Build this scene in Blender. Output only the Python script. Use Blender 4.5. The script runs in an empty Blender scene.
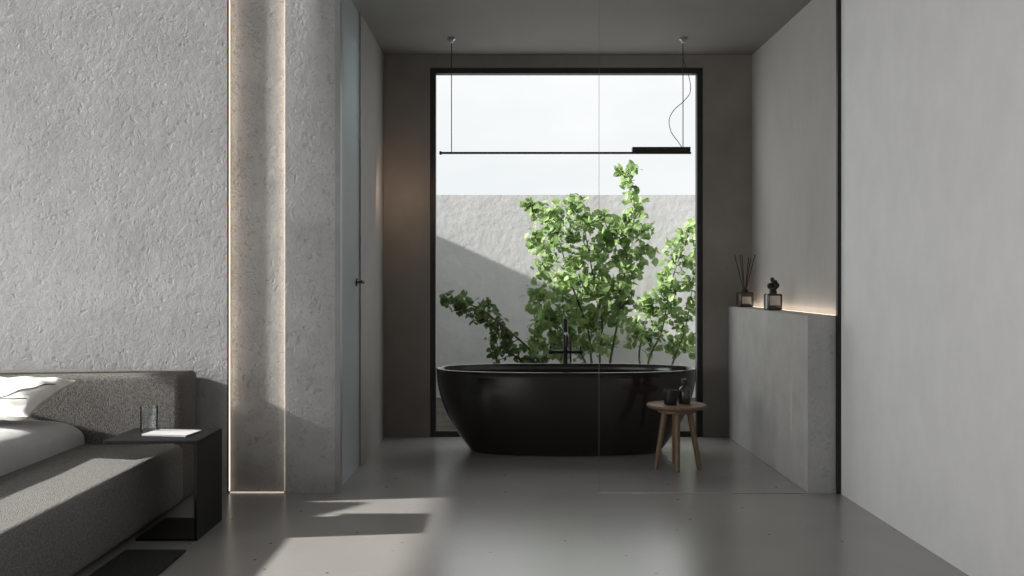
import bpy, bmesh, math, random
from mathutils import Vector, Matrix
random.seed(7)
S = bpy.context.scene
C = S.collection
S.view_settings.view_transform = 'Standard'
S.view_settings.look = 'None'
S.view_settings.exposure = 0.0
PI = math.pi
F = 950.0
def P(px, py, d):      # a point of the place at distance d
    return Vector(((px-506)/F*d, d, 1.25-(py-280)/F*d))

# ------------------------------------------------------------ materials
def newmat(name):
    m = bpy.data.materials.new(name); m.use_nodes = True
    nt = m.node_tree; b = nt.nodes['Principled BSDF']
    return m, nt, b
def N(nt, t, **kw):
    n = nt.nodes.new(t)
    for k, v in kw.items():
        if k in n.inputs: n.inputs[k].default_value = v
        else: setattr(n, k, v)
    return n
def ramp(nt, src, stops):
    r = nt.nodes.new('ShaderNodeValToRGB')
    e = r.color_ramp.elements
    while len(e) < len(stops): e.new(0.5)
    for i, (p, c) in enumerate(stops):
        e[i].position = p
        e[i].color = (c, c, c, 1) if isinstance(c, (int, float)) else (c[0], c[1], c[2], 1)
    nt.links.new(src, r.inputs['Fac'])
    return r
def surf(name, c1, c2, rough=0.8, scale=2.0, bump=0.1, bscale=30, metal=0, stretch=(1,1,1), dist=0.01, coat=0, spec=0.5):
    m, nt, b = newmat(name)
    tc = N(nt, 'ShaderNodeTexCoord'); mp = N(nt, 'ShaderNodeMapping')
    mp.inputs['Scale'].default_value = stretch
    nt.links.new(tc.outputs['Object'], mp.inputs['Vector'])
    n = N(nt, 'ShaderNodeTexNoise', Scale=scale, Detail=8.0, Roughness=0.6)
    nt.links.new(mp.outputs[0], n.inputs['Vector'])
    r = ramp(nt, n.outputs['Fac'], [(0.3, c1), (0.7, c2)])
    nt.links.new(r.outputs[0], b.inputs['Base Color'])
    b.inputs['Roughness'].default_value = rough
    b.inputs['Metallic'].default_value = metal
    b.inputs['Coat Weight'].default_value = coat
    b.inputs['Coat Roughness'].default_value = 0.15
    b.inputs['Specular IOR Level'].default_value = spec
    if bump:
        n2 = N(nt, 'ShaderNodeTexNoise', Scale=bscale, Detail=6.0)
        nt.links.new(mp.outputs[0], n2.inputs['Vector'])
        bp = N(nt, 'ShaderNodeBump', Strength=bump, Distance=dist)
        nt.links.new(n2.outputs['Fac'], bp.inputs['Height'])
        nt.links.new(bp.outputs[0], b.inputs['Normal'])
    return m
def g(v): return (v, v, v)

def pitted(name, c1, c2, strength=1.0, dist=0.0095):
    m, nt, b = newmat(name)
    tc = N(nt, 'ShaderNodeTexCoord')
    n = N(nt, 'ShaderNodeTexNoise', Scale=2.2, Detail=12.0, Roughness=0.70)
    nt.links.new(tc.outputs['Object'], n.inputs['Vector'])
    r = ramp(nt, n.outputs['Fac'], [(0.32, c1), (0.68, c2)])
    nd = N(nt, 'ShaderNodeTexNoise', Scale=18.0, Detail=6.0, Roughness=0.65)
    nt.links.new(tc.outputs['Object'], nd.inputs['Vector'])
    mx = N(nt, 'ShaderNodeMix', data_type='VECTOR')
    mx.inputs['Factor'].default_value = 0.09
    nt.links.new(tc.outputs['Object'], mx.inputs[4]); nt.links.new(nd.outputs['Color'], mx.inputs[5])
    hs = []
    for sc, ms, lo, wgt in ((25.0, 7.0, 0.45, 1.0), (58.0, 11.0, 0.36, 0.6)):
        v = N(nt, 'ShaderNodeTexVoronoi', Scale=sc)
        nt.links.new(mx.outputs[1], v.inputs['Vector'])
        rp = ramp(nt, v.outputs['Distance'], [(0.12, 1.0), (0.42, 0.0)])
        rp.color_ramp.interpolation = 'EASE'
        nm = N(nt, 'ShaderNodeTexNoise', Scale=ms, Detail=3.0)
        nt.links.new(tc.outputs['Object'], nm.inputs['Vector'])
        rm = ramp(nt, nm.outputs['Fac'], [(lo, 0.0), (lo+.14, wgt)])
        pm = N(nt, 'ShaderNodeMath', operation='MULTIPLY')
        nt.links.new(rp.outputs[0], pm.inputs[0]); nt.links.new(rm.outputs[0], pm.inputs[1])
        hs.append(pm)
    sm = N(nt, 'ShaderNodeMath', operation='ADD')
    nt.links.new(hs[0].outputs[0], sm.inputs[0]); nt.links.new(hs[1].outputs[0], sm.inputs[1])
    fine = N(nt, 'ShaderNodeTexNoise', Scale=20.0, Detail=9.0, Roughness=0.62)
    nt.links.new(tc.outputs['Object'], fine.inputs['Vector'])
    fm = N(nt, 'ShaderNodeMath', operation='MULTIPLY'); fm.inputs[1].default_value = 1.1
    nt.links.new(fine.outputs['Fac'], fm.inputs[0])
    h = N(nt, 'ShaderNodeMath', operation='SUBTRACT')
    nt.links.new(fm.outputs[0], h.inputs[0]); nt.links.new(sm.outputs[0], h.inputs[1])
    bp = N(nt, 'ShaderNodeBump', Strength=strength, Distance=dist)
    nt.links.new(h.outputs[0], bp.inputs['Height']); nt.links.new(bp.outputs[0], b.inputs['Normal'])
    mc = N(nt, 'ShaderNodeMix', data_type='RGBA', blend_type='MULTIPLY')
    dk = N(nt, 'ShaderNodeMath', operation='MULTIPLY'); dk.inputs[1].default_value = 0.20
    nt.links.new(sm.outputs[0], dk.inputs[0]); nt.links.new(dk.outputs[0], mc.inputs[0])
    nt.links.new(r.outputs[0], mc.inputs[6]); mc.inputs[7].default_value = (0.3, 0.3, 0.3, 1)
    nt.links.new(mc.outputs[2], b.inputs['Base Color'])
    b.inputs['Roughness'].default_value = 0.9
    return m

def fabric(name, c1, c2, sc=140):
    m, nt, b = newmat(name)
    tc = N(nt, 'ShaderNodeTexCoord')
    v = N(nt, 'ShaderNodeTexVoronoi', Scale=sc); nt.links.new(tc.outputs['Object'], v.inputs['Vector'])
    n = N(nt, 'ShaderNodeTexNoise', Scale=sc*0.6, Detail=3.0); nt.links.new(tc.outputs['Object'], n.inputs['Vector'])
    r = ramp(nt, n.outputs['Fac'], [(0.35, c1), (0.65, c2)])
    nt.links.new(r.outputs[0], b.inputs['Base Color'])
    bp = N(nt, 'ShaderNodeBump', Strength=0.7, Distance=0.005)
    nt.links.new(v.outputs['Distance'], bp.inputs['Height']); nt.links.new(bp.outputs[0], b.inputs['Normal'])
    b.inputs['Roughness'].default_value = 0.95
    return m

def clearglass(name, tint, gloss=0.06, rough=0.0, diff=0.0, dcol=(0.5,0.5,0.5), edge=0.6):
    m = bpy.data.materials.new(name); m.use_nodes = True
    nt = m.node_tree; nt.nodes.clear()
    out = N(nt, 'ShaderNodeOutputMaterial'); t = N(nt, 'ShaderNodeBsdfTransparent'); t.inputs[0].default_value = (*tint, 1)
    gl = N(nt, 'ShaderNodeBsdfGlossy', Roughness=rough)
    lw = N(nt, 'ShaderNodeLayerWeight', Blend=0.15)
    mm = N(nt, 'ShaderNodeMath', operation='MULTIPLY_ADD'); mm.inputs[1].default_value = edge; mm.inputs[2].default_value = gloss
    nt.links.new(lw.outputs['Fresnel'], mm.inputs[0])
    mx = N(nt, 'ShaderNodeMixShader'); nt.links.new(mm.outputs[0], mx.inputs[0])
    nt.links.new(t.outputs[0], mx.inputs[1]); nt.links.new(gl.outputs[0], mx.inputs[2])
    last = mx
    if diff:
        d = N(nt, 'ShaderNodeBsdfDiffuse'); d.inputs[0].default_value = (*dcol, 1)
        m2 = N(nt, 'ShaderNodeMixShader'); m2.inputs[0].default_value = diff
        nt.links.new(mx.outputs[0], m2.inputs[1]); nt.links.new(d.outputs[0], m2.inputs[2]); last = m2
    nt.links.new(last.outputs[0], out.inputs[0])
    return m

def emit(name, col, st):
    m, nt, b = newmat(name)
    b.inputs['Base Color'].default_value = (*col, 1)
    b.inputs['Emission Color'].default_value = (*col, 1); b.inputs['Emission Strength'].default_value = st
    return m

M = {}
M['rough'] = pitted('pitted_concrete', g(0.275), g(0.365), 0.5)
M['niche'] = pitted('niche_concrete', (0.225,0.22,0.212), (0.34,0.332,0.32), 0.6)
M['ledge'] = surf('ledge_concrete', (0.36,0.35,0.336), (0.46,0.45,0.435), 0.8, 4.5, 0.3, 14)
M['ledge_end'] = pitted('ledge_end_concrete', g(0.36), g(0.48), 0.5, 0.009)
M['plaster'] = surf('light_plaster', g(0.74), g(0.80), 0.75, 4.0, 0.12, 18, stretch=(1.2,1.2,1))
M['bath'] = surf('bath_plaster', (0.36,0.347,0.33), (0.43,0.415,0.396), 0.8, 1.5, 0.15, 12, stretch=(1.5,1.5,0.8))  # darker than the right wall's plaster; bathroom shade put into the colour
M['bathshade'] = surf('shaded_bath_plaster', (0.23,0.216,0.20), (0.28,0.265,0.247), 0.8, 1.5, 0.15, 12)  # shaded copy of the bath plaster, darkened against the added window fill
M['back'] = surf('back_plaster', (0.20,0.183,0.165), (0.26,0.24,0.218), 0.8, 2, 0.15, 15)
M['ceil'] = surf('ceiling_plaster', (0.20,0.192,0.18), (0.235,0.226,0.213), 0.85, 1, 0.05, 15)
M['outer'] = surf('garden_render', g(0.58), g(0.70), 0.9, 3.0, 0.25, 12, dist=0.02)
M['soil'] = surf('soil', (0.05,0.045,0.035), (0.12,0.11,0.09), 0.95, 6, 0.6, 25)
M['black'] = surf('black_metal', g(0.006), g(0.010), 0.5, 10, 0, metal=0.0)
M['tub'] = surf('black_stone', (0.013,0.010,0.0085), (0.019,0.015,0.013), 0.15, 6, 0.02, 60, coat=0.5)
M['night'] = surf('dark_lacquer', g(0.003), g(0.005), 0.5, 8, 0.02, 80, spec=0.2)
M['wood'] = surf('walnut', (0.12,0.072,0.04), (0.23,0.145,0.085), 0.5, 6, 0.1, 30, stretch=(6,6,1))
M['fab'] = fabric('grey_boucle', (0.085,0.081,0.074), (0.175,0.168,0.156), 200)
M['fab2'] = fabric('bed_weave', (0.14,0.136,0.127), (0.235,0.228,0.214), 230)
M['linen'] = surf('white_linen', g(0.50), g(0.58), 0.95, 5, 0.3, 9, dist=0.02)
M['pillow'] = surf('pillow_linen', (0.66,0.65,0.62), (0.76,0.75,0.72), 0.95, 5, 0.25, 14, dist=0.02)
M['ink'] = surf('embroidery_thread', g(0.01), g(0.02), 0.9, 5, 0)
M['edge'] = surf('glass_edge', (0.10,0.105,0.105), (0.14,0.145,0.145), 0.6, 5, 0, spec=0.2)
M['post'] = surf('door_post', (0.20,0.21,0.21), (0.26,0.27,0.27), 0.5, 5, 0)
M['door'] = clearglass('grey_blue_glass', (0.78,0.81,0.82), 0.10, 0.10, 0.42, (0.60,0.645,0.655))
M['tumbler'] = clearglass('tumbler_glass', (0.93,0.95,0.95), 0.08, edge=1.0)
M['led'] = emit('warm_led', (1.0, 0.84, 0.70), 1.2)
M['led3'] = emit('warm_led_soft', (1.0, 0.84, 0.72), 0.6)
M['led2'] = emit('ledge_led', (1.0, 0.82, 0.66), 1.8)
M['channel'] = surf('steel_channel', g(0.3), g(0.4), 0.45, 5, 0, metal=0.8)
M['paper'] = surf('paper', g(0.45), g(0.56), 0.6, 12, 0)
M['page'] = surf('page_block', g(0.35), g(0.6), 0.8, 200, 0, stretch=(0.01,0.01,1))
M['amber'] = surf('dark_amber_glass', (0.03,0.022,0.016), (0.05,0.04,0.03), 0.12, 5, 0, spec=0.8)
M['label'] = surf('bottle_label', (0.36,0.34,0.30), (0.44,0.41,0.37), 0.6, 20, 0)
M['reed'] = surf('dark_reed', (0.05,0.03,0.02), (0.09,0.06,0.04), 0.8, 30, 0)
M['bark'] = surf('bark', (0.06,0.045,0.03), (0.17,0.14,0.10), 0.9, 15, 0.4, 40)
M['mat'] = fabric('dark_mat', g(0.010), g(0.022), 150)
M['silver'] = surf('brushed_metal', g(0.35), g(0.45), 0.3, 20, 0, metal=0.9)

# polished floor
m, nt, b = newmat('polished_concrete')
tc = N(nt, 'ShaderNodeTexCoord')
n = N(nt, 'ShaderNodeTexNoise', Scale=0.8, Detail=8.0, Roughness=0.55); nt.links.new(tc.outputs['Object'], n.inputs['Vector'])
r = ramp(nt, n.outputs['Fac'], [(0.3, (0.26,0.251,0.238)), (0.7, (0.325,0.314,0.299))])
v = N(nt, 'ShaderNodeTexVoronoi', Scale=2.9, voronoi_dimensions='2D'); nt.links.new(tc.outputs['Object'], v.inputs['Vector'])
rs = ramp(nt, v.outputs['Distance'], [(0.014, 1.0), (0.030, 0.0)])
sp_ = N(nt, 'ShaderNodeSeparateColor'); nt.links.new(v.outputs['Color'], sp_.inputs[0])
rk = ramp(nt, sp_.outputs[0], [(0.25, 0.0), (0.75, 0.9)])
mk = N(nt, 'ShaderNodeMath', operation='MULTIPLY'); nt.links.new(rs.outputs[0], mk.inputs[0]); nt.links.new(rk.outputs[0], mk.inputs[1])
mc = N(nt, 'ShaderNodeMix', data_type='RGBA'); nt.links.new(mk.outputs[0], mc.inputs[0])
nt.links.new(r.outputs[0], mc.inputs[6]); mc.inputs[7].default_value = (0.07, 0.065, 0.06, 1)
nt.links.new(mc.outputs[2], b.inputs['Base Color'])
b.inputs['Roughness'].default_value = 0.24
b.inputs['Specular IOR Level'].default_value = 0.6
M['floor'] = m

# leaves
def leafmat(name, c1, c2):
    m, nt, b = newmat(name)
    tc = N(nt, 'ShaderNodeTexCoord')
    n = N(nt, 'ShaderNodeTexNoise', Scale=9.0, Detail=3.0); nt.links.new(tc.outputs['Object'], n.inputs['Vector'])
    r = ramp(nt, n.outputs['Fac'], [(0.3, c1), (0.7, c2)])
    nt.links.new(r.outputs[0], b.inputs['Base Color']); b.inputs['Roughness'].default_value = 0.6
    tr = N(nt, 'ShaderNodeBsdfTranslucent'); nt.links.new(r.outputs[0], tr.inputs[0])
    mx = N(nt, 'ShaderNodeMixShader'); mx.inputs[0].default_value = 0.45
    out = nt.nodes['Material Output']
    nt.links.new(b.outputs[0], mx.inputs[1]); nt.links.new(tr.outputs[0], mx.inputs[2]); nt.links.new(mx.outputs[0], out.inputs[0])
    return m
M['leaf'] = leafmat('leaf_green', (0.15,0.245,0.085), (0.45,0.61,0.26))
M['leaf2'] = leafmat('leaf_dark', (0.08,0.14,0.052), (0.24,0.35,0.14))

# ------------------------------------------------------------ builders
def wloc(o):
    v = Vector((0,0,0))
    while o is not None:
        v = v + o.location; o = o.parent
    return v
def obj(name, bm, mt, parent=None, base=None, smooth=False, recalc=True):
    if recalc: bmesh.ops.recalc_face_normals(bm, faces=bm.faces[:])
    if parent is not None: off = wloc(parent)
    elif base is not None: off = Vector(base)
    else: off = Vector((0,0,0))
    bmesh.ops.translate(bm, verts=bm.verts[:], vec=-off)
    me = bpy.data.meshes.new(name); bm.to_mesh(me); bm.free()
    me.materials.append(mt)
    if smooth:
        me.polygons.foreach_set('use_smooth', [True]*len(me.polygons))
        me.set_sharp_from_angle(angle=math.radians(45))
    o = bpy.data.objects.new(name, me); C.objects.link(o)
    if parent is not None: o.parent = parent
    else: o.location = off
    return o
def thing(name, label, cat, loc, group=None):
    o = bpy.data.objects.new(name, None); o.empty_display_size = 0.1; C.objects.link(o)
    o.location = loc; o['label'] = label; o['category'] = cat
    if group: o['group'] = group
    return o
def tag(o, label, cat):
    o['label'] = label; o['category'] = cat; return o
def struct(o, label=None, cat=None):
    o['kind'] = 'structure'
    if label: o['label'] = label
    if cat: o['category'] = cat
    return o
def box(bm, x0, x1, y0, y1, z0, z1, bev=0, seg=3):
    r = bmesh.ops.create_cube(bm, size=1.0)
    for v in r['verts']:
        v.co = Vector((x0+(v.co.x+.5)*(x1-x0), y0+(v.co.y+.5)*(y1-y0), z0+(v.co.z+.5)*(z1-z0)))
    if bev:
        es = list({e for v in r['verts'] for e in v.link_edges})
        bmesh.ops.bevel(bm, geom=es, offset=bev, segments=seg, profile=0.5, affect='EDGES')
    return bm
def B(*a, **k): return box(bmesh.new(), *a, **k)
def prism(bm, poly, z0, z1):
    a = [bm.verts.new((x, y, z0)) for x, y in poly]; b_ = [bm.verts.new((x, y, z1)) for x, y in poly]
    n = len(poly)
    bm.faces.new(a[::-1]); bm.faces.new(b_)
    for k in range(n): bm.faces.new((a[k], a[(k+1)%n], b_[(k+1)%n], b_[k]))
    return bm
def tube(bm, pts, r0, r1=None, n=8):
    pts = [Vector(p) for p in pts]
    if r1 is None: r1 = r0
    rings = []
    up = Vector((0.13, 0.31, 0.94)).normalized()
    for i, p in enumerate(pts):
        t = (pts[min(i+1, len(pts)-1)] - pts[max(i-1, 0)]).normalized()
        a = t.cross(up)
        if a.length < 0.05: a = t.cross(Vector((1,0,0)))
        a.normalize(); b_ = t.cross(a).normalized()
        r = r0 + (r1-r0)*i/max(1, len(pts)-1)
        rings.append([bm.verts.new(p + r*(math.cos(2*PI*k/n)*a + math.sin(2*PI*k/n)*b_)) for k in range(n)])
    for i in range(len(rings)-1):
        for k in range(n):
            bm.faces.new((rings[i][k], rings[i][(k+1)%n], rings[i+1][(k+1)%n], rings[i+1][k]))
    bm.faces.new(rings[0]); bm.faces.new(rings[-1][::-1])
    return bm
def T(*a, **k): return tube(bmesh.new(), *a, **k)
def lathe(c, prof, n=32):
    bm = bmesh.new(); rings = []
    for (r, z) in prof:
        if r < 1e-5: rings.append([bm.verts.new((c[0], c[1], c[2]+z))])
        else: rings.append([bm.verts.new((c[0]+r*math.cos(2*PI*k/n), c[1]+r*math.sin(2*PI*k/n), c[2]+z)) for k in range(n)])
    for i in range(len(rings)-1):
        a, b_ = rings[i], rings[i+1]
        for k in range(n):
            k2 = (k+1) % n
            if len(a) == 1 and len(b_) == 1: continue
            if len(a) == 1: bm.faces.new((a[0], b_[k], b_[k2]))
            elif len(b_) == 1: bm.faces.new((a[k], a[k2], b_[0]))
            else: bm.faces.new((a[k], a[k2], b_[k2], b_[k]))
    return bm
def smoothpath(pts, n=8):
    pts = [Vector(p) for p in pts]; out = []
    for i in range(len(pts)-1):
        p0 = pts[max(i-1,0)]; p1 = pts[i]; p2 = pts[i+1]; p3 = pts[min(i+2, len(pts)-1)]
        for k in range(n):
            t = k/n
            out.append(0.5*((2*p1)+(p2-p0)*t+(2*p0-5*p1+4*p2-p3)*t*t+(3*p1-p0-3*p2+p3)*t**3))
    out.append(pts[-1]); return out

# ------------------------------------------------------------ the room
XR = 1.957; YW = 5.575; YB = 7.56; H = 3.04; XL = -4.2
struct(obj('floor', B(XL-.15, XR+.15, -1.6, YB+.15, -.1, 0), M['floor']), 'polished grey concrete floor', 'floor')
# the ceiling leaves an added, unseen slot, cut to let sun graze the concrete wall
bm = bmesh.new()
prism(bm, [(XL-.15, -1.6), (XR+.15, -1.6), (XR+.15, YW), (-1.12, YW), (-1.22, 5.562), (XL-.15, 5.160)], H, H+.06)
prism(bm, [(XL-.15, YW), (XR+.15, YW), (XR+.15, YB+.15), (XL-.15, YB+.15)], H, H+.06)
struct(obj('ceiling', bm, M['ceil']), 'dark grey plaster ceiling', 'ceiling')
struct(obj('wall_right', B(XR, XR+.15, -1.6, YW-.01, 0, H), M['plaster']), 'bright smooth plaster wall on the right', 'wall')
struct(obj('wall_right_bathroom', B(XR, XR+.15, YW-.01, YB+.15, 0, H), M['bath']), 'warm grey plaster wall above the bathroom ledge', 'wall')
struct(obj('wall_left', B(XL, -1.628, YW, YW+.15, 0, H), M['rough'], base=(-3,YW,0)), 'pitted concrete wall behind the bed', 'wall')
struct(obj('wall_left_niche', B(-1.628, -1.297, YW+.028, YW+.15, 0, H), M['niche'], base=(-1.4,YW,0)), 'recessed concrete strip washed by warm light', 'wall')
struct(obj('wall_left_pier', B(-1.297, -1.0035, YW, YW+.15, 0, H), M['rough'], base=(-.2,YW,0)), 'narrow pitted concrete pier left of the bathroom', 'wall')
struct(obj('wall_left_bathroom', B(-1.072, -.972, 6.385, YB, 0, H), M['bathshade']), 'warm grey wall beyond the glass door', 'wall')
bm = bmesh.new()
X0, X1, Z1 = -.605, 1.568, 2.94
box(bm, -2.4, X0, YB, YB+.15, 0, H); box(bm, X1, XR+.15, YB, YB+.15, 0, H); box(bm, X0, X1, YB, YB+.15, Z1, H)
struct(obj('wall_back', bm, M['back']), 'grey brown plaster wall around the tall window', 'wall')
struct(obj('wall_back_closet', B(-2.5, -2.4, YW+.15, YB+.15, 0, H), M['bath']))
struct(obj('wall_rear', B(XL-.15, XR+.15, -1.75, -1.6, -.1, H+.12), M['plaster']))
bm = bmesh.new()
ZH = 1.78
box(bm, XL-.15, XL, -1.6, 0.2, 0, H); box(bm, XL-.15, XL, 5.10, 5.175, 0, H)  # unseen wall; low lintel and end gap shaped to steer the sun
box(bm, XL-.15, XL, .2, 5.10, ZH, H)
struct(obj('wall_left_side', bm, M['plaster']))
struct(obj('wall_ledge', B(1.770, XR, YW+.004, YB, 0, 1.04, bev=.004, seg=2), M['ledge']), 'half height concrete ledge along the right bathroom wall', 'ledge')
struct(obj('wall_ledge_end', B(1.770, XR-.024, YW-.003, YW+.004, 0, 1.04), M['ledge_end'], base=(1.8,YW,0)), 'rough concrete end face of the ledge', 'ledge')
struct(obj('trim_1', B(-1.0035, -.972, YW-.002, YW+.055, 0, H), M['post']), 'grey door post at the edge of the concrete pier', 'trim')
struct(obj('trim_2', B(XR-.022, XR, YW-.03, YW-.003, 0, H), M['black']), 'black vertical profile on the right wall', 'trim')
struct(obj('trim_3', B(-1.636, -1.628, YW-.001, YW+.02, 0, H), M['black']), 'thin dark edge beside the lit niche', 'trim')

# lit strips in niche
t = thing('niche_light_strip', 'warm light strip lining the recessed concrete niche', 'light strip', (-1.46, YW, 0))
obj('side_strip', B(-1.628, -1.6255, YW+.006, YW+.024, .01, H), M['led'], t)
obj('side_strip', B(-1.2995, -1.297, YW+.006, YW+.024, .01, H), M['led'], t)
obj('bottom_strip', B(-1.62, -1.305, YW+.004, YW+.009, .001, .006), M['led3'], t)
tag(obj('ledge_light_strip', B(XR-.014, XR-.004, YW+.05, YB-.02, 1.0405, 1.0418), M['led2'], base=(XR,6.5,1.04)), 'warm light strip along the back of the ledge', 'light strip')

# glass door in the left bath wall
d = thing('door_1', 'tall grey blue glass door in the left bathroom wall', 'door', (-1.0, 6.0, 0)); struct(d)
obj('pane', B(-.995, -.985, 5.635, 6.375, .01, H-.01), M['door'], d)
fr = obj('door_frame', box(box(bmesh.new(), -1.01, -.972, 5.628, 5.640, 0, H), -1.01, -.972, 6.370, 6.385, 0, H), M['post'], d)
hz = 1.235
bm = T([(-.985, 6.25, hz), (-.93, 6.25, hz)], .009); tube(bm, [(-.935, 6.25, hz+.005), (-.935, 6.14, hz+.005)], .009)
hd = obj('handle', bm, M['black'], d, smooth=True)
obj('rose', T([(-.985, 6.25, hz), (-.975, 6.25, hz)], .026, n=20), M['black'], hd, smooth=True)

# big window
w = thing('window_1', 'floor to ceiling window with thin black frame', 'window', (.48, YB, 0)); struct(w)
y0, y1, fw = YB+.01, YB+.08, .045
bm = bmesh.new()
box(bm, X0, X0+fw, y0, y1, 0, Z1); box(bm, X1-fw, X1, y0, y1, 0, Z1)
box(bm, X0+fw, X1-fw, y0, y1, Z1-fw, Z1); box(bm, X0+fw, X1-fw, y0, y1, 0, fw)
obj('window_frame', bm, M['black'], w)

# glass screen: only its polished edge and floor channel read in the room
s = thing('glass_screen', 'frameless clear glass shower screen showing only its thin edge and floor channel', 'glass screen', (1.24, YW-.02, 0))
obj('glass_edge', B(.5439, .5453, YW-.018, YW-.010, .006, H), M['edge'], s)
obj('floor_channel', B(.5425, XR-.19, YW-.021, YW-.007, 0, .004), M['channel'], s)

# ------------------------------------------------------------ garden
struct(obj('wall_garden', B(-3, 6, 10.5, 10.65, -.1, 2.19), M['outer']), 'pale rendered garden wall behind the shrubs', 'wall')
struct(obj('wall_garden_left', B(-1.9, -1.75, 7.72, 10.5, -.1, 2.19), M['outer']))
struct(obj('ground', B(-3, 6, 7.72, 10.5, -.15, -.05), M['soil']), 'dark garden soil outside the window', 'ground')

def leaf(vs, fs, p, size, up_bias=.35):
    nrm = Vector((random.gauss(0,1), random.gauss(-.6,.8), random.gauss(.7,.7))).normalized()
    ax = nrm.cross(Vector((random.gauss(0,1), random.gauss(0,1), random.gauss(0,1)))).normalized()
    sd = nrm.cross(ax)
    L = size; W = size*random.uniform(.72,.95)
    pts = [(0,0,0), (.18,.33,.05), (.5,.5,.09), (.82,.3,.03), (1.05,0,-.08), (.82,-.3,.03), (.5,-.5,.09), (.18,-.33,.05), (.5,0,0)]
    i = len(vs)
    for (a, b_, c) in pts: vs.append(p + ax*a*L + sd*b_*W + nrm*c*L)
    for k in range(8): fs.append((i+k, i+(k+1)%8, i+8))
def shrub(name, label, base, clusters, leafm, trunks, dens=1.0, lsize=.085, sp=(8.75, 9.25)):
    t = thing(name, label, 'shrub', base)
    bm = bmesh.new(); vs = []; fs = []
    tips = []
    for tr in trunks:
        pts = [Vector((base[0]+random.uniform(-.12,.12), base[1]+random.uniform(-.08,.08), -.05))] + [P(*q) for q in tr]
        path = smoothpath(pts, 6)
        tube(bm, path, .014, .004, 6); tips += path[6:]
    for (px, py, r) in clusters:
        dd = random.uniform(*sp); c = P(px, py, dd); R_ = r*dd/F
        near = min(tips, key=lambda q: (q-c).length + (0.6 if q.z > c.z else 0))
        mid = (near+c)/2 + Vector((random.uniform(-.04,.04), random.uniform(-.04,.04), -.05))
        pth = smoothpath([near, mid, c], 4); tube(bm, pth, .005, .0025, 5)
        nl = int(dens*(14 + r*r*.14))
        for q in range(6):
            dv = Vector((random.gauss(0,1), random.gauss(0,.7), random.gauss(.3,1))).normalized()
            e = c + dv*R_*random.uniform(.6,1.25); tube(bm, [c, (c+e)/2+Vector((0,0,.01)), e], .0025, .0012, 4)
            for k in range(max(1, nl//6)):
                f = random.uniform(.3, 1.1)
                leaf(vs, fs, c.lerp(e, f)+Vector([random.gauss(0,R_*.24) for _ in range(3)]), lsize*random.uniform(.55,1.2))
        for q in pth[::2]:
            leaf(vs, fs, q, lsize*random.uniform(.5,.9))
    obj('branches', bm, M['bark'], t, smooth=True, recalc=False)
    off = Vector(base)
    me = bpy.data.meshes.new('foliage'); me.from_pydata([tuple(v-off) for v in vs], [], fs); me.materials.append(leafm)
    o = bpy.data.objects.new('foliage', me); C.objects.link(o); o.parent = t
    return t
shrub('leafy_shrub', 'tall bright green shrub with bare stems behind the middle of the bathtub', (.95, 9.0, -.05),
  [(532,210,10),(545,220,14),(562,215,13),(578,207,12),(534,238,13),(552,243,17),(572,236,17),(590,226,13),(604,218,10),
   (548,268,16),(566,262,17),(588,252,16),(606,245,15),(545,296,16),(562,290,20),(582,280,19),(602,272,16),(538,318,14),(556,318,21),
   (577,308,20),(597,300,19),(615,292,17),(552,342,16),(574,334,18),(594,326,19),(612,318,17),
   (620,170,5),(634,169,5),(627,180,7),(632,194,8),(637,208,10),(628,222,12),(642,232,13),(626,244,14),(640,256,14),(620,264,15),(630,276,15),(618,232,10),
   (603,343,13),(585,350,14),(560,357,12),(536,345,11),(625,305,14),(612,230,9)],
  M['leaf'],
  [[(592,365,9),(588,330,9),(570,280,9),(556,232,9),(540,215,9)], [(600,365,9),(602,320,9),(592,270,9),(582,215,9)],
   [(610,365,9),(618,320,9),(628,250,9),(634,205,9),(627,172,9)], [(585,362,8.9),(565,335,8.9),(545,310,8.9)]], dens=1.3, lsize=.080)
shrub('leafy_shrub', 'looser green shrub with visible twigs at the right edge of the window', (1.55, 9.85, -.05),
  [(690,232,9),(680,240,10),(694,248,8),(672,256,10),(684,264,11),(668,276,11),(690,280,10),(676,292,13),(660,290,11),(692,304,11),(655,308,12),(672,312,13),(642,306,11),(645,326,13),(662,330,13),(684,326,13),(632,336,12),(692,345,10),(650,346,11),(672,348,11)],
  M['leaf'],
  [[(648,365,9.85),(662,330,9.85),(672,280,9.85),(688,235,9.85)], [(640,365,9.85),(645,325,9.85),(652,300,9.85)], [(672,365,9.85),(685,330,9.85),(692,290,9.85)]], dens=1.2, lsize=.080, sp=(9.75,9.95))
shrub('low_shrub', 'low dark green sprawling shrub at the left side of the window', (.35, 8.3, -.05),
  [(447,298,6),(456,302,7),(467,301,7),(462,309,6),(477,309,9),(488,308,7),(485,320,9),(497,324,9),(494,336,8),(508,338,9),(505,350,9),(520,352,9),(532,356,9),(495,354,8),(545,360,9)],
  M['leaf2'],
  [[(545,375,8.3),(530,350,8.3),(505,328,8.3),(478,308,8.3),(447,299,8.3)], [(530,375,8.3),(515,356,8.3),(495,350,8.3)]], dens=1.0, lsize=.07, sp=(8.2,8.4))

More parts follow.
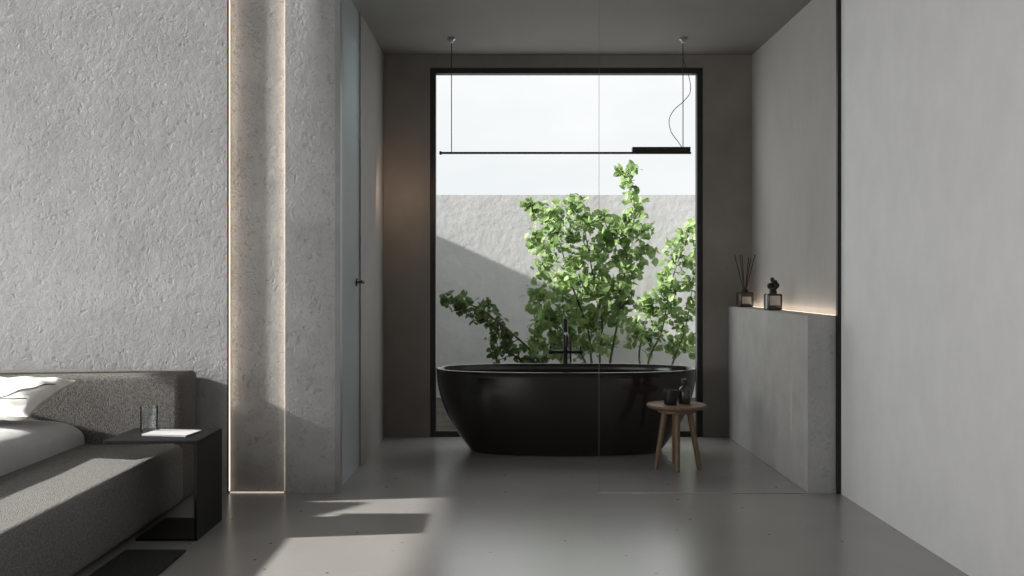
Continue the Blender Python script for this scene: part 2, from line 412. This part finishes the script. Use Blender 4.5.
# ------------------------------------------------------------ bathtub
cx, cy = .440, 6.98
t = thing('bathtub', 'large black freestanding oval bathtub in front of the window', 'bathtub', (cx, cy, 0))
def ring(bm, a, b_, z, n=96, e=2.35):
    out = []
    for k in range(n):
        th = 2*PI*k/n; c, s_ = math.cos(th), math.sin(th)
        out.append(bm.verts.new((cx + a*abs(c)**(2/e)*(1 if c > 0 else -1), cy + b_*abs(s_)**(2/e)*(1 if s_ > 0 else -1), z)))
    return out
def skin(bm, rings, cap0=True, cap1=True):
    n = len(rings[0])
    for i in range(len(rings)-1):
        for k in range(n): bm.faces.new((rings[i][k], rings[i][(k+1)%n], rings[i+1][(k+1)%n], rings[i+1][k]))
    if cap0: bm.faces.new(rings[0][::-1])
    if cap1: bm.faces.new(rings[-1])
bm = bmesh.new(); rs_ = []
hT = .605
rs_.append(ring(bm, .68, .245, .0)); rs_.append(ring(bm, .698, .262, .006))
for i in range(0, 17):
    q = i/16; z = .02 + q*(hT-.030)
    k = (1-q)**1.95
    rs_.append(ring(bm, .95-.242*k, .375-.11*k, z))
rs_.append(ring(bm, .953, .378, hT-.007)); rs_.append(ring(bm, .953, .378, hT-.003)); rs_.append(ring(bm, .951, .376, hT))
rs_.append(ring(bm, .941, .366, hT)); rs_.append(ring(bm, .938, .363, hT-.004))
for i in range(1, 13):
    q = i/12; z = hT-.01-q*.44; k = q**2.6
    rs_.append(ring(bm, .936-.26*k, .361-.14*k, z))
rs_.append(ring(bm, .60, .17, hT-.465)); 
skin(bm, rs_)
shell = obj('shell', bm, M['tub'], t, smooth=True)
obj('drain', T([(cx, cy, hT-.466), (cx, cy, hT-.460)], .03, n=20), M['silver'], t, smooth=True)

# floor standing tap
fx, fy = (565.5-506)/F*7.47, 7.475
t = thing('bath_faucet', 'black floor standing bath tap behind the bathtub', 'faucet', (fx, fy, 0))
obj('base_plate', lathe((fx,fy,0), [(0,0),(.05,0),(.05,.008),(.045,.012),(0,.012)]), M['black'], t, smooth=True)
obj('column', T([(fx,fy,.01),(fx,fy,.95)], .019, n=20), M['black'], t, smooth=True)
bm = T([(fx-.10,fy,.685),(fx+.10,fy,.685)], .014, n=16)
obj('mixer_body', bm, M['black'], t, smooth=True)
for sg in (-1, 1):
    bm = T([(fx+sg*.10,fy,.685),(fx+sg*.135,fy,.685)], .018, n=16); tube(bm, [(fx+sg*.118,fy,.69),(fx+sg*.118,fy-.01,.735)], .005)
    obj('handle', bm, M['black'], t, smooth=True)
obj('spout', T(smoothpath([(fx,fy-.015,.83),(fx,fy-.12,.83),(fx,fy-.19,.825),(fx,fy-.215,.79),(fx,fy-.217,.74)],5), .013, n=14), M['black'], t, smooth=True)
bm = T([(fx+.04,fy-.01,.60),(fx+.04,fy-.01,.78)], .008, n=12); tube(bm, [(fx,fy-.01,.76),(fx+.045,fy-.01,.76)], .006)
obj('hand_shower', bm, M['black'], t, smooth=True)

# ------------------------------------------------------------ pendant lamp
ly = 7.03
lx = lambda px: (px-506)/F*ly
lz = lambda py: 1.25-(py-280)/F*ly
t = thing('pendant_lamp', 'long thin black linear pendant lamp hanging over the bathtub', 'lamp', (lx(566), ly, lz(153)))
bar = obj('light_bar', B(lx(440), lx(691), ly-.012, ly+.012, lz(154), lz(152), bev=.002, seg=1), M['black'], t)
obj('end_cap', B(lx(440)-.004, lx(440)+.012, ly-.015, ly+.015, lz(154.6), lz(151.5)), M['black'], bar)
obj('driver_box', B(lx(632), lx(690), ly-.028, ly+.028, lz(152), lz(147.3), bev=.003, seg=2), M['black'], t)
for px, zt in ((451.5, lz(152)), (683, lz(147.4))):
    obj('cable', T([(lx(px), ly, zt), (lx(px), ly, H-.02)], .0035, n=6), M['black'], t)
    obj('ceiling_mount', lathe((lx(px), ly, H-.035), [(0,0),(.012,0),(.014,.012),(.03,.024),(.03,.035),(0,.035)], 20), M['silver'], t, smooth=True)
cp = [(683,60),(689,78),(690,92),(684,101),(674,110),(669,120),(671,132),(678,142),(682,148)]
obj('power_cord', T(smoothpath([(lx(a), ly-.008, lz(b_)) for a, b_ in cp], 6), .0028, n=6), M['black'], t, smooth=True)

# ------------------------------------------------------------ side table
tx, ty = 1.136, 6.33
t = thing('side_table', 'small round walnut stool table beside the bathtub', 'side table', (tx, ty, 0))
obj('tabletop', lathe((tx,ty,.398), [(0,0),(.18,0),(.194,.006),(.199,.014),(.199,.02),(.194,.026),(.17,.0275),(0,.0275)], 48), M['wood'], t, smooth=True)
for a in (200, 262, 335, 85):
    c, s_ = math.cos(math.radians(a)), math.sin(math.radians(a))
    bm = T([(tx+c*.155, ty+s_*.155, 0), (tx+c*.085, ty+s_*.085, .400)], .016, .021, n=16)
    obj('leg', bm, M['wood'], t, smooth=True)
obj('apron', T([(tx,ty,.372),(tx,ty,.399)], .125, n=32), M['wood'], t, smooth=True)
tz = .4256
c0 = (tx-.045, ty-.03, tz)
t = thing('candle_jar', 'black open candle jar on the round stool table', 'candle', c0)
obj('jar', lathe(c0, [(0,0),(.038,0),(.043,.006),(.045,.05),(.045,.095),(.041,.095),(.041,.06),(0,.06)]), M['black'], t, smooth=True)
obj('wax', lathe((c0[0],c0[1],tz+.061), [(0,0),(.040,0),(.040,.006),(0,.008)]), M['mat'], t, smooth=True)
obj('wick', T([(c0[0],c0[1],tz+.065),(c0[0]+.003,c0[1],tz+.085)], .0015, n=6), M['ink'], t)
c0 = (tx+.055, ty+.02, tz)
t = thing('bath_bottle', 'dark rounded bath oil bottle with black cap on the stool table', 'bottle', c0)
obj('body', lathe(c0, [(0,0),(.034,0),(.040,.006),(.042,.05),(.040,.085),(.03,.105),(.015,.115),(.013,.125),(0,.125)]), M['amber'], t, smooth=True)
obj('cap', lathe((c0[0],c0[1],tz+.122), [(0,0),(.019,0),(.02,.004),(.02,.036),(.017,.04),(0,.04)]), M['black'], t, smooth=True)

# ------------------------------------------------------------ ledge items
c0 = (1.865, 7.42, 1.0405)
t = thing('reed_diffuser', 'dark glass reed diffuser on the far end of the ledge', 'diffuser', c0)
def sqbody(c, w, h, bev): return B(c[0]-w/2, c[0]+w/2, c[1]-w/2, c[1]+w/2, c[2], c[2]+h, bev=bev, seg=4)
obj('jar', sqbody(c0, .115, .115, .014), M['amber'], t, smooth=True)
obj('label', B(c0[0]-.036, c0[0]+.036, c0[1]-.059, c0[1]-.0577, c0[2]+.025, c0[2]+.08), M['label'], t)
obj('collar', lathe((c0[0],c0[1],c0[2]+.115), [(.018,0),(.026,0),(.026,.02),(.018,.02)], 20), M['black'], t, smooth=True)
for (dx, dy) in ((-.075,.02),(-.05,-.05),(-.012,.04),(.02,-.04),(.05,.02),(.075,-.02)):
    obj('reed', T([(c0[0]-dx*.2, c0[1]-dy*.2, c0[2]+.03), (c0[0]+dx, c0[1]+dy, c0[2]+.40+random.uniform(-.03,.02))], .0038, n=6), M['reed'], t)
c0 = (1.855, 6.60, 1.0405)
t = thing('scent_bottle', 'squat dark bottle with pale label and chunky black stopper on the ledge', 'bottle', c0)
obj('body', sqbody(c0, .105, .115, .012), M['amber'], t, smooth=True)
obj('label', B(c0[0]-.036, c0[0]+.036, c0[1]-.0545, c0[1]-.0527, c0[2]+.035, c0[2]+.10), M['label'], t)
obj('neck', lathe((c0[0],c0[1],c0[2]+.115), [(.0,0),(.026,0),(.026,.016),(.022,.022),(0,.022)], 20), M['black'], t, smooth=True)
bm = bmesh.new()
for (dx, dy, dz, r_) in ((0,0,.150,.026),(-.022,.004,.168,.019),(.022,-.006,.172,.021),(.004,.002,.190,.018),(-.006,-.004,.212,.015),(.018,.0,.196,.013)):
    sres = bmesh.ops.create_icosphere(bm, subdivisions=2, radius=r_)
    for v_ in sres['verts']: v_.co = Vector((v_.co.x, v_.co.y, v_.co.z*1.15)) + Vector((c0[0]+dx, c0[1]+dy, c0[2]+dz))
obj('stopper', bm, M['black'], t, smooth=True)

# ------------------------------------------------------------ bed
XE = -1.78
t = thing('bed', 'low bed upholstered in coarse grey fabric against the concrete wall', 'bed', (-3.0, 4.3, 0))
hb = obj('headboard', B(-4.05, -1.807, 5.27, YW-.005, .005, .725, bev=.035, seg=6), M['fab'], t, smooth=True)
bm = T([(-1.812,5.30,.06),(-1.812,5.30,.69)], .006, n=6); tube(bm, [(-1.85,5.277,.685),(-4.0,5.277,.685)], .005, n=6)
obj('piping', bm, M['fab'], hb, smooth=True)
bf = obj('bed_base', B(-4.05, XE, 3.0, 5.272, .014, .345, bev=.045, seg=6), M['fab2'], t, smooth=True)
# mattress with soft top
bm = bmesh.new()
nx, ny = 40, 48
x0, x1, y0_, y1_ = -4.02, -2.33, 3.15, 5.255
grid = [[None]*(ny+1) for _ in range(nx+1)]
def se(u): return max(0.0, 1-abs(u)**12)**(1/3.0)
for i in range(nx+1):
    for j in range(ny+1):
        u = math.sin((i/nx-.5)*PI); v_ = math.sin((j/ny-.5)*PI)
        z = .345 + .03 + .130*se(u)*se(v_) + .005*math.sin(7*u+3*v_)*math.cos(5*v_)
        grid[i][j] = bm.verts.new(((x0+x1)/2+u*(x1-x0)/2, (y0_+y1_)/2+v_*(y1_-y0_)/2, z))
for i in range(nx):
    for j in range(ny): bm.faces.new((grid[i][j], grid[i+1][j], grid[i+1][j+1], grid[i][j+1]))
be = [e for e in bm.edges if e.is_boundary]
ex = bmesh.ops.extrude_edge_only(bm, edges=be)
for v_ in [q for q in ex['geom'] if isinstance(q, bmesh.types.BMVert)]: v_.co.z = .343
obj('mattress', bm, M['linen'], t, smooth=True)

# pillow
pc = Vector((-2.72, 4.97, .630)); tilt = math.radians(17); yaw = math.radians(-10); hw, hh, th = .37, .23, .066
RM = Matrix.Rotation(yaw, 3, 'Z') @ Matrix.Rotation(tilt, 3, 'X') @ Matrix.Rotation(math.radians(4), 3, 'Z')
def pil(u, v_, side):
    pin_x = 1-.09*(1-abs(v_)**2)*abs(u)**2; pin_y = 1-.12*(1-abs(u)**2)*abs(v_)**2
    k = max(0, (1-u**4)*(1-v_**4))**.55
    wr = .008*math.sin(9*u+4*v_)*math.cos(7*v_-2*u)*(k) + .005*math.sin(17*u*v_+3)*k
    return pc + RM @ Vector((hw*u*pin_x, hh*v_*pin_y, side*(th*k) + wr))
bm = bmesh.new(); nn = 36
for side in (1, -1):
    gr = [[bm.verts.new(pil(-1+2*i/nn, -1+2*j/nn, side)) for j in range(nn+1)] for i in range(nn+1)]
    for i in range(nn):
        for j in range(nn): bm.faces.new((gr[i][j], gr[i+1][j], gr[i+1][j+1], gr[i][j+1]))
bmesh.ops.remove_doubles(bm, verts=bm.verts[:], dist=.0008)
t = thing('pillow', 'white linen pillow with black embroidered branch lines on the bed', 'pillow', (pc.x, pc.y, .50))
obj('cushion', bm, M['pillow'], t, smooth=True)
def eline(bm, uv, r=.003):
    pts = smoothpath([(a, b_, 0) for a, b_ in uv], 10)
    tube(bm, [pil(p.x, p.y, 1)+RM@Vector((0,0,.001)) for p in pts], r, r*.7, n=5)
bm = bmesh.new()
eline(bm, [(-.95,-.86),(-.4,-.80),(.2,-.70),(.6,-.35),(.93,.5)], .0036)
eline(bm, [(.35,-.60),(.6,-.62),(.85,-.45)], .0028)
obj('embroidery', bm, M['ink'], t, smooth=True)

# ------------------------------------------------------------ C shaped nightstand
nx0, nx1, ny0, ny1, nh = -1.93, -1.48, 4.55, 4.95, .48
t = thing('nightstand', 'black C shaped nightstand slid over the edge of the bed', 'nightstand', ((nx0+nx1)/2, (ny0+ny1)/2, 0))
obj('top_panel', B(nx0, nx1, ny0, ny1, nh-.014, nh, bev=.002, seg=1), M['night'], t)
obj('side_panel', B(nx1-.014, nx1, ny0, ny1, .012, nh-.014), M['night'], t)
obj('base_panel', B(-1.775, nx1, ny0, ny1, 0, .012), M['night'], t)
# tumbler
c0 = (-1.815, 4.83, nh+.0005)
t = thing('water_glass', 'clear drinking glass on the black nightstand', 'glass', c0)
obj('tumbler', lathe(c0, [(0,0),(.038,0),(.041,.004),(.043,.128),(.0395,.128),(.0375,.016),(0,.014)], 36), M['tumbler'], t, smooth=True)
# magazine
c0 = (-1.672, 4.76, nh)
t = thing('magazine', 'thin pale magazine lying flat on the nightstand', 'magazine', c0)
def slab(x0,x1,y0,y1,z0,z1,ang,c):
    bm = B(x0,x1,y0,y1,z0,z1); bmesh.ops.rotate(bm, verts=bm.verts[:], cent=Vector(c), matrix=Matrix.Rotation(math.radians(ang),3,'Z')); return bm
obj('pages', slab(c0[0]-.115,c0[0]+.113,c0[1]-.085,c0[1]+.085,nh+.001,nh+.007,-8,c0), M['page'], t)
obj('cover', slab(c0[0]-.118,c0[0]+.116,c0[1]-.087,c0[1]+.087,nh+.007,nh+.0085,-8,c0), M['paper'], t)
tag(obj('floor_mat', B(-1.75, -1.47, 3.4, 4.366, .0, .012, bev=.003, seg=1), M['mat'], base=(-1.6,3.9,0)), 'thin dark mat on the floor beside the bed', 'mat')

# ------------------------------------------------------------ light
def area(name, loc, target, sx, sy, power, col=(1,1,1)):
    l = bpy.data.lights.new(name, 'AREA'); l.shape = 'RECTANGLE'; l.size = sx; l.size_y = sy; l.energy = power; l.color = col
    o = bpy.data.objects.new(name, l); C.objects.link(o); o.location = loc
    o.rotation_euler = (Vector(target)-Vector(loc)).to_track_quat('-Z', 'Y').to_euler()
    return o
sl = bpy.data.lights.new('sun', 'SUN'); sl.energy = 11.5; sl.angle = math.radians(1.5); sl.color = (1, .965, .925)
so = bpy.data.objects.new('sun', sl); C.objects.link(so)
so.rotation_euler = Vector((1, .13, -.45)).to_track_quat('-Z', 'Y').to_euler()
area('window_light', (-4.1, 2.4, 1.6), (1.9, 3.4, 1.3), 4.0, 2.2, 84, (1, .995, .985))
area('rear_fill', (-1.6, -1.4, 2.0), (.6, 7.5, 1.6), 3.0, 1.8, 18, (1, 1, 1))  # added fill from behind the camera, stands for no real lamp
area('garden_fill', (.48, 7.78, 1.7), (.48, 5.0, 1.3), 2.0, 2.4, 16, (.98, 1, 1))  # added fill at the window, lifts the dim bathroom
area('closet_fill', (-1.7, 6.6, 2.9), (-1.7, 6.6, 0), .6, 1.2, 50, (.95, 1, 1))  # added unseen lamp, brightens the glass door from behind
# lamps of the light strips
area('niche_lamp_left', (-1.622, YW-.004, 1.75), (-1.52, YW+.035, 1.75), .012, 2.5, .75, (1, .84, .69))
area('niche_lamp_right', (-1.303, YW-.004, 1.75), (-1.405, YW+.035, 1.75), .012, 2.5, .45, (1, .84, .69))
area('ledge_lamp', (XR-.035, 6.57, 1.046), (XR-.005, 6.57, 1.12), 1.9, .02, .8, (1, .82, .64))
area('wall_washer', (-.80, 7.10, 1.95), (-.84, 7.56, 1.85), .2, .3, .8, (1, .72, .52))

# sky
W = bpy.data.worlds.new('sky'); S.world = W; W.use_nodes = True
nt = W.node_tree; bg = nt.nodes['Background']
tc = N(nt, 'ShaderNodeTexCoord'); mp = N(nt, 'ShaderNodeMapping'); mp.inputs['Scale'].default_value = (1, 1, 2.5)
nt.links.new(tc.outputs['Generated'], mp.inputs['Vector'])
n = N(nt, 'ShaderNodeTexNoise', Scale=2.6, Detail=5.0); nt.links.new(mp.outputs[0], n.inputs['Vector'])
r = ramp(nt, n.outputs['Fac'], [(0.35, (.67,.70,.71)), (0.62, (.78,.79,.79))])
nt.links.new(r.outputs[0], bg.inputs['Color']); bg.inputs['Strength'].default_value = 1.3

# ------------------------------------------------------------ camera
cam = bpy.data.cameras.new('camera'); co = bpy.data.objects.new('camera', cam); C.objects.link(co)
co.location = (0, 0, 1.25); co.rotation_euler = (PI/2, 0, 0)
cam.sensor_width = 36; cam.lens = F*36/1024
cam.shift_x = 6/1024; cam.shift_y = -8/1024
S.camera = co
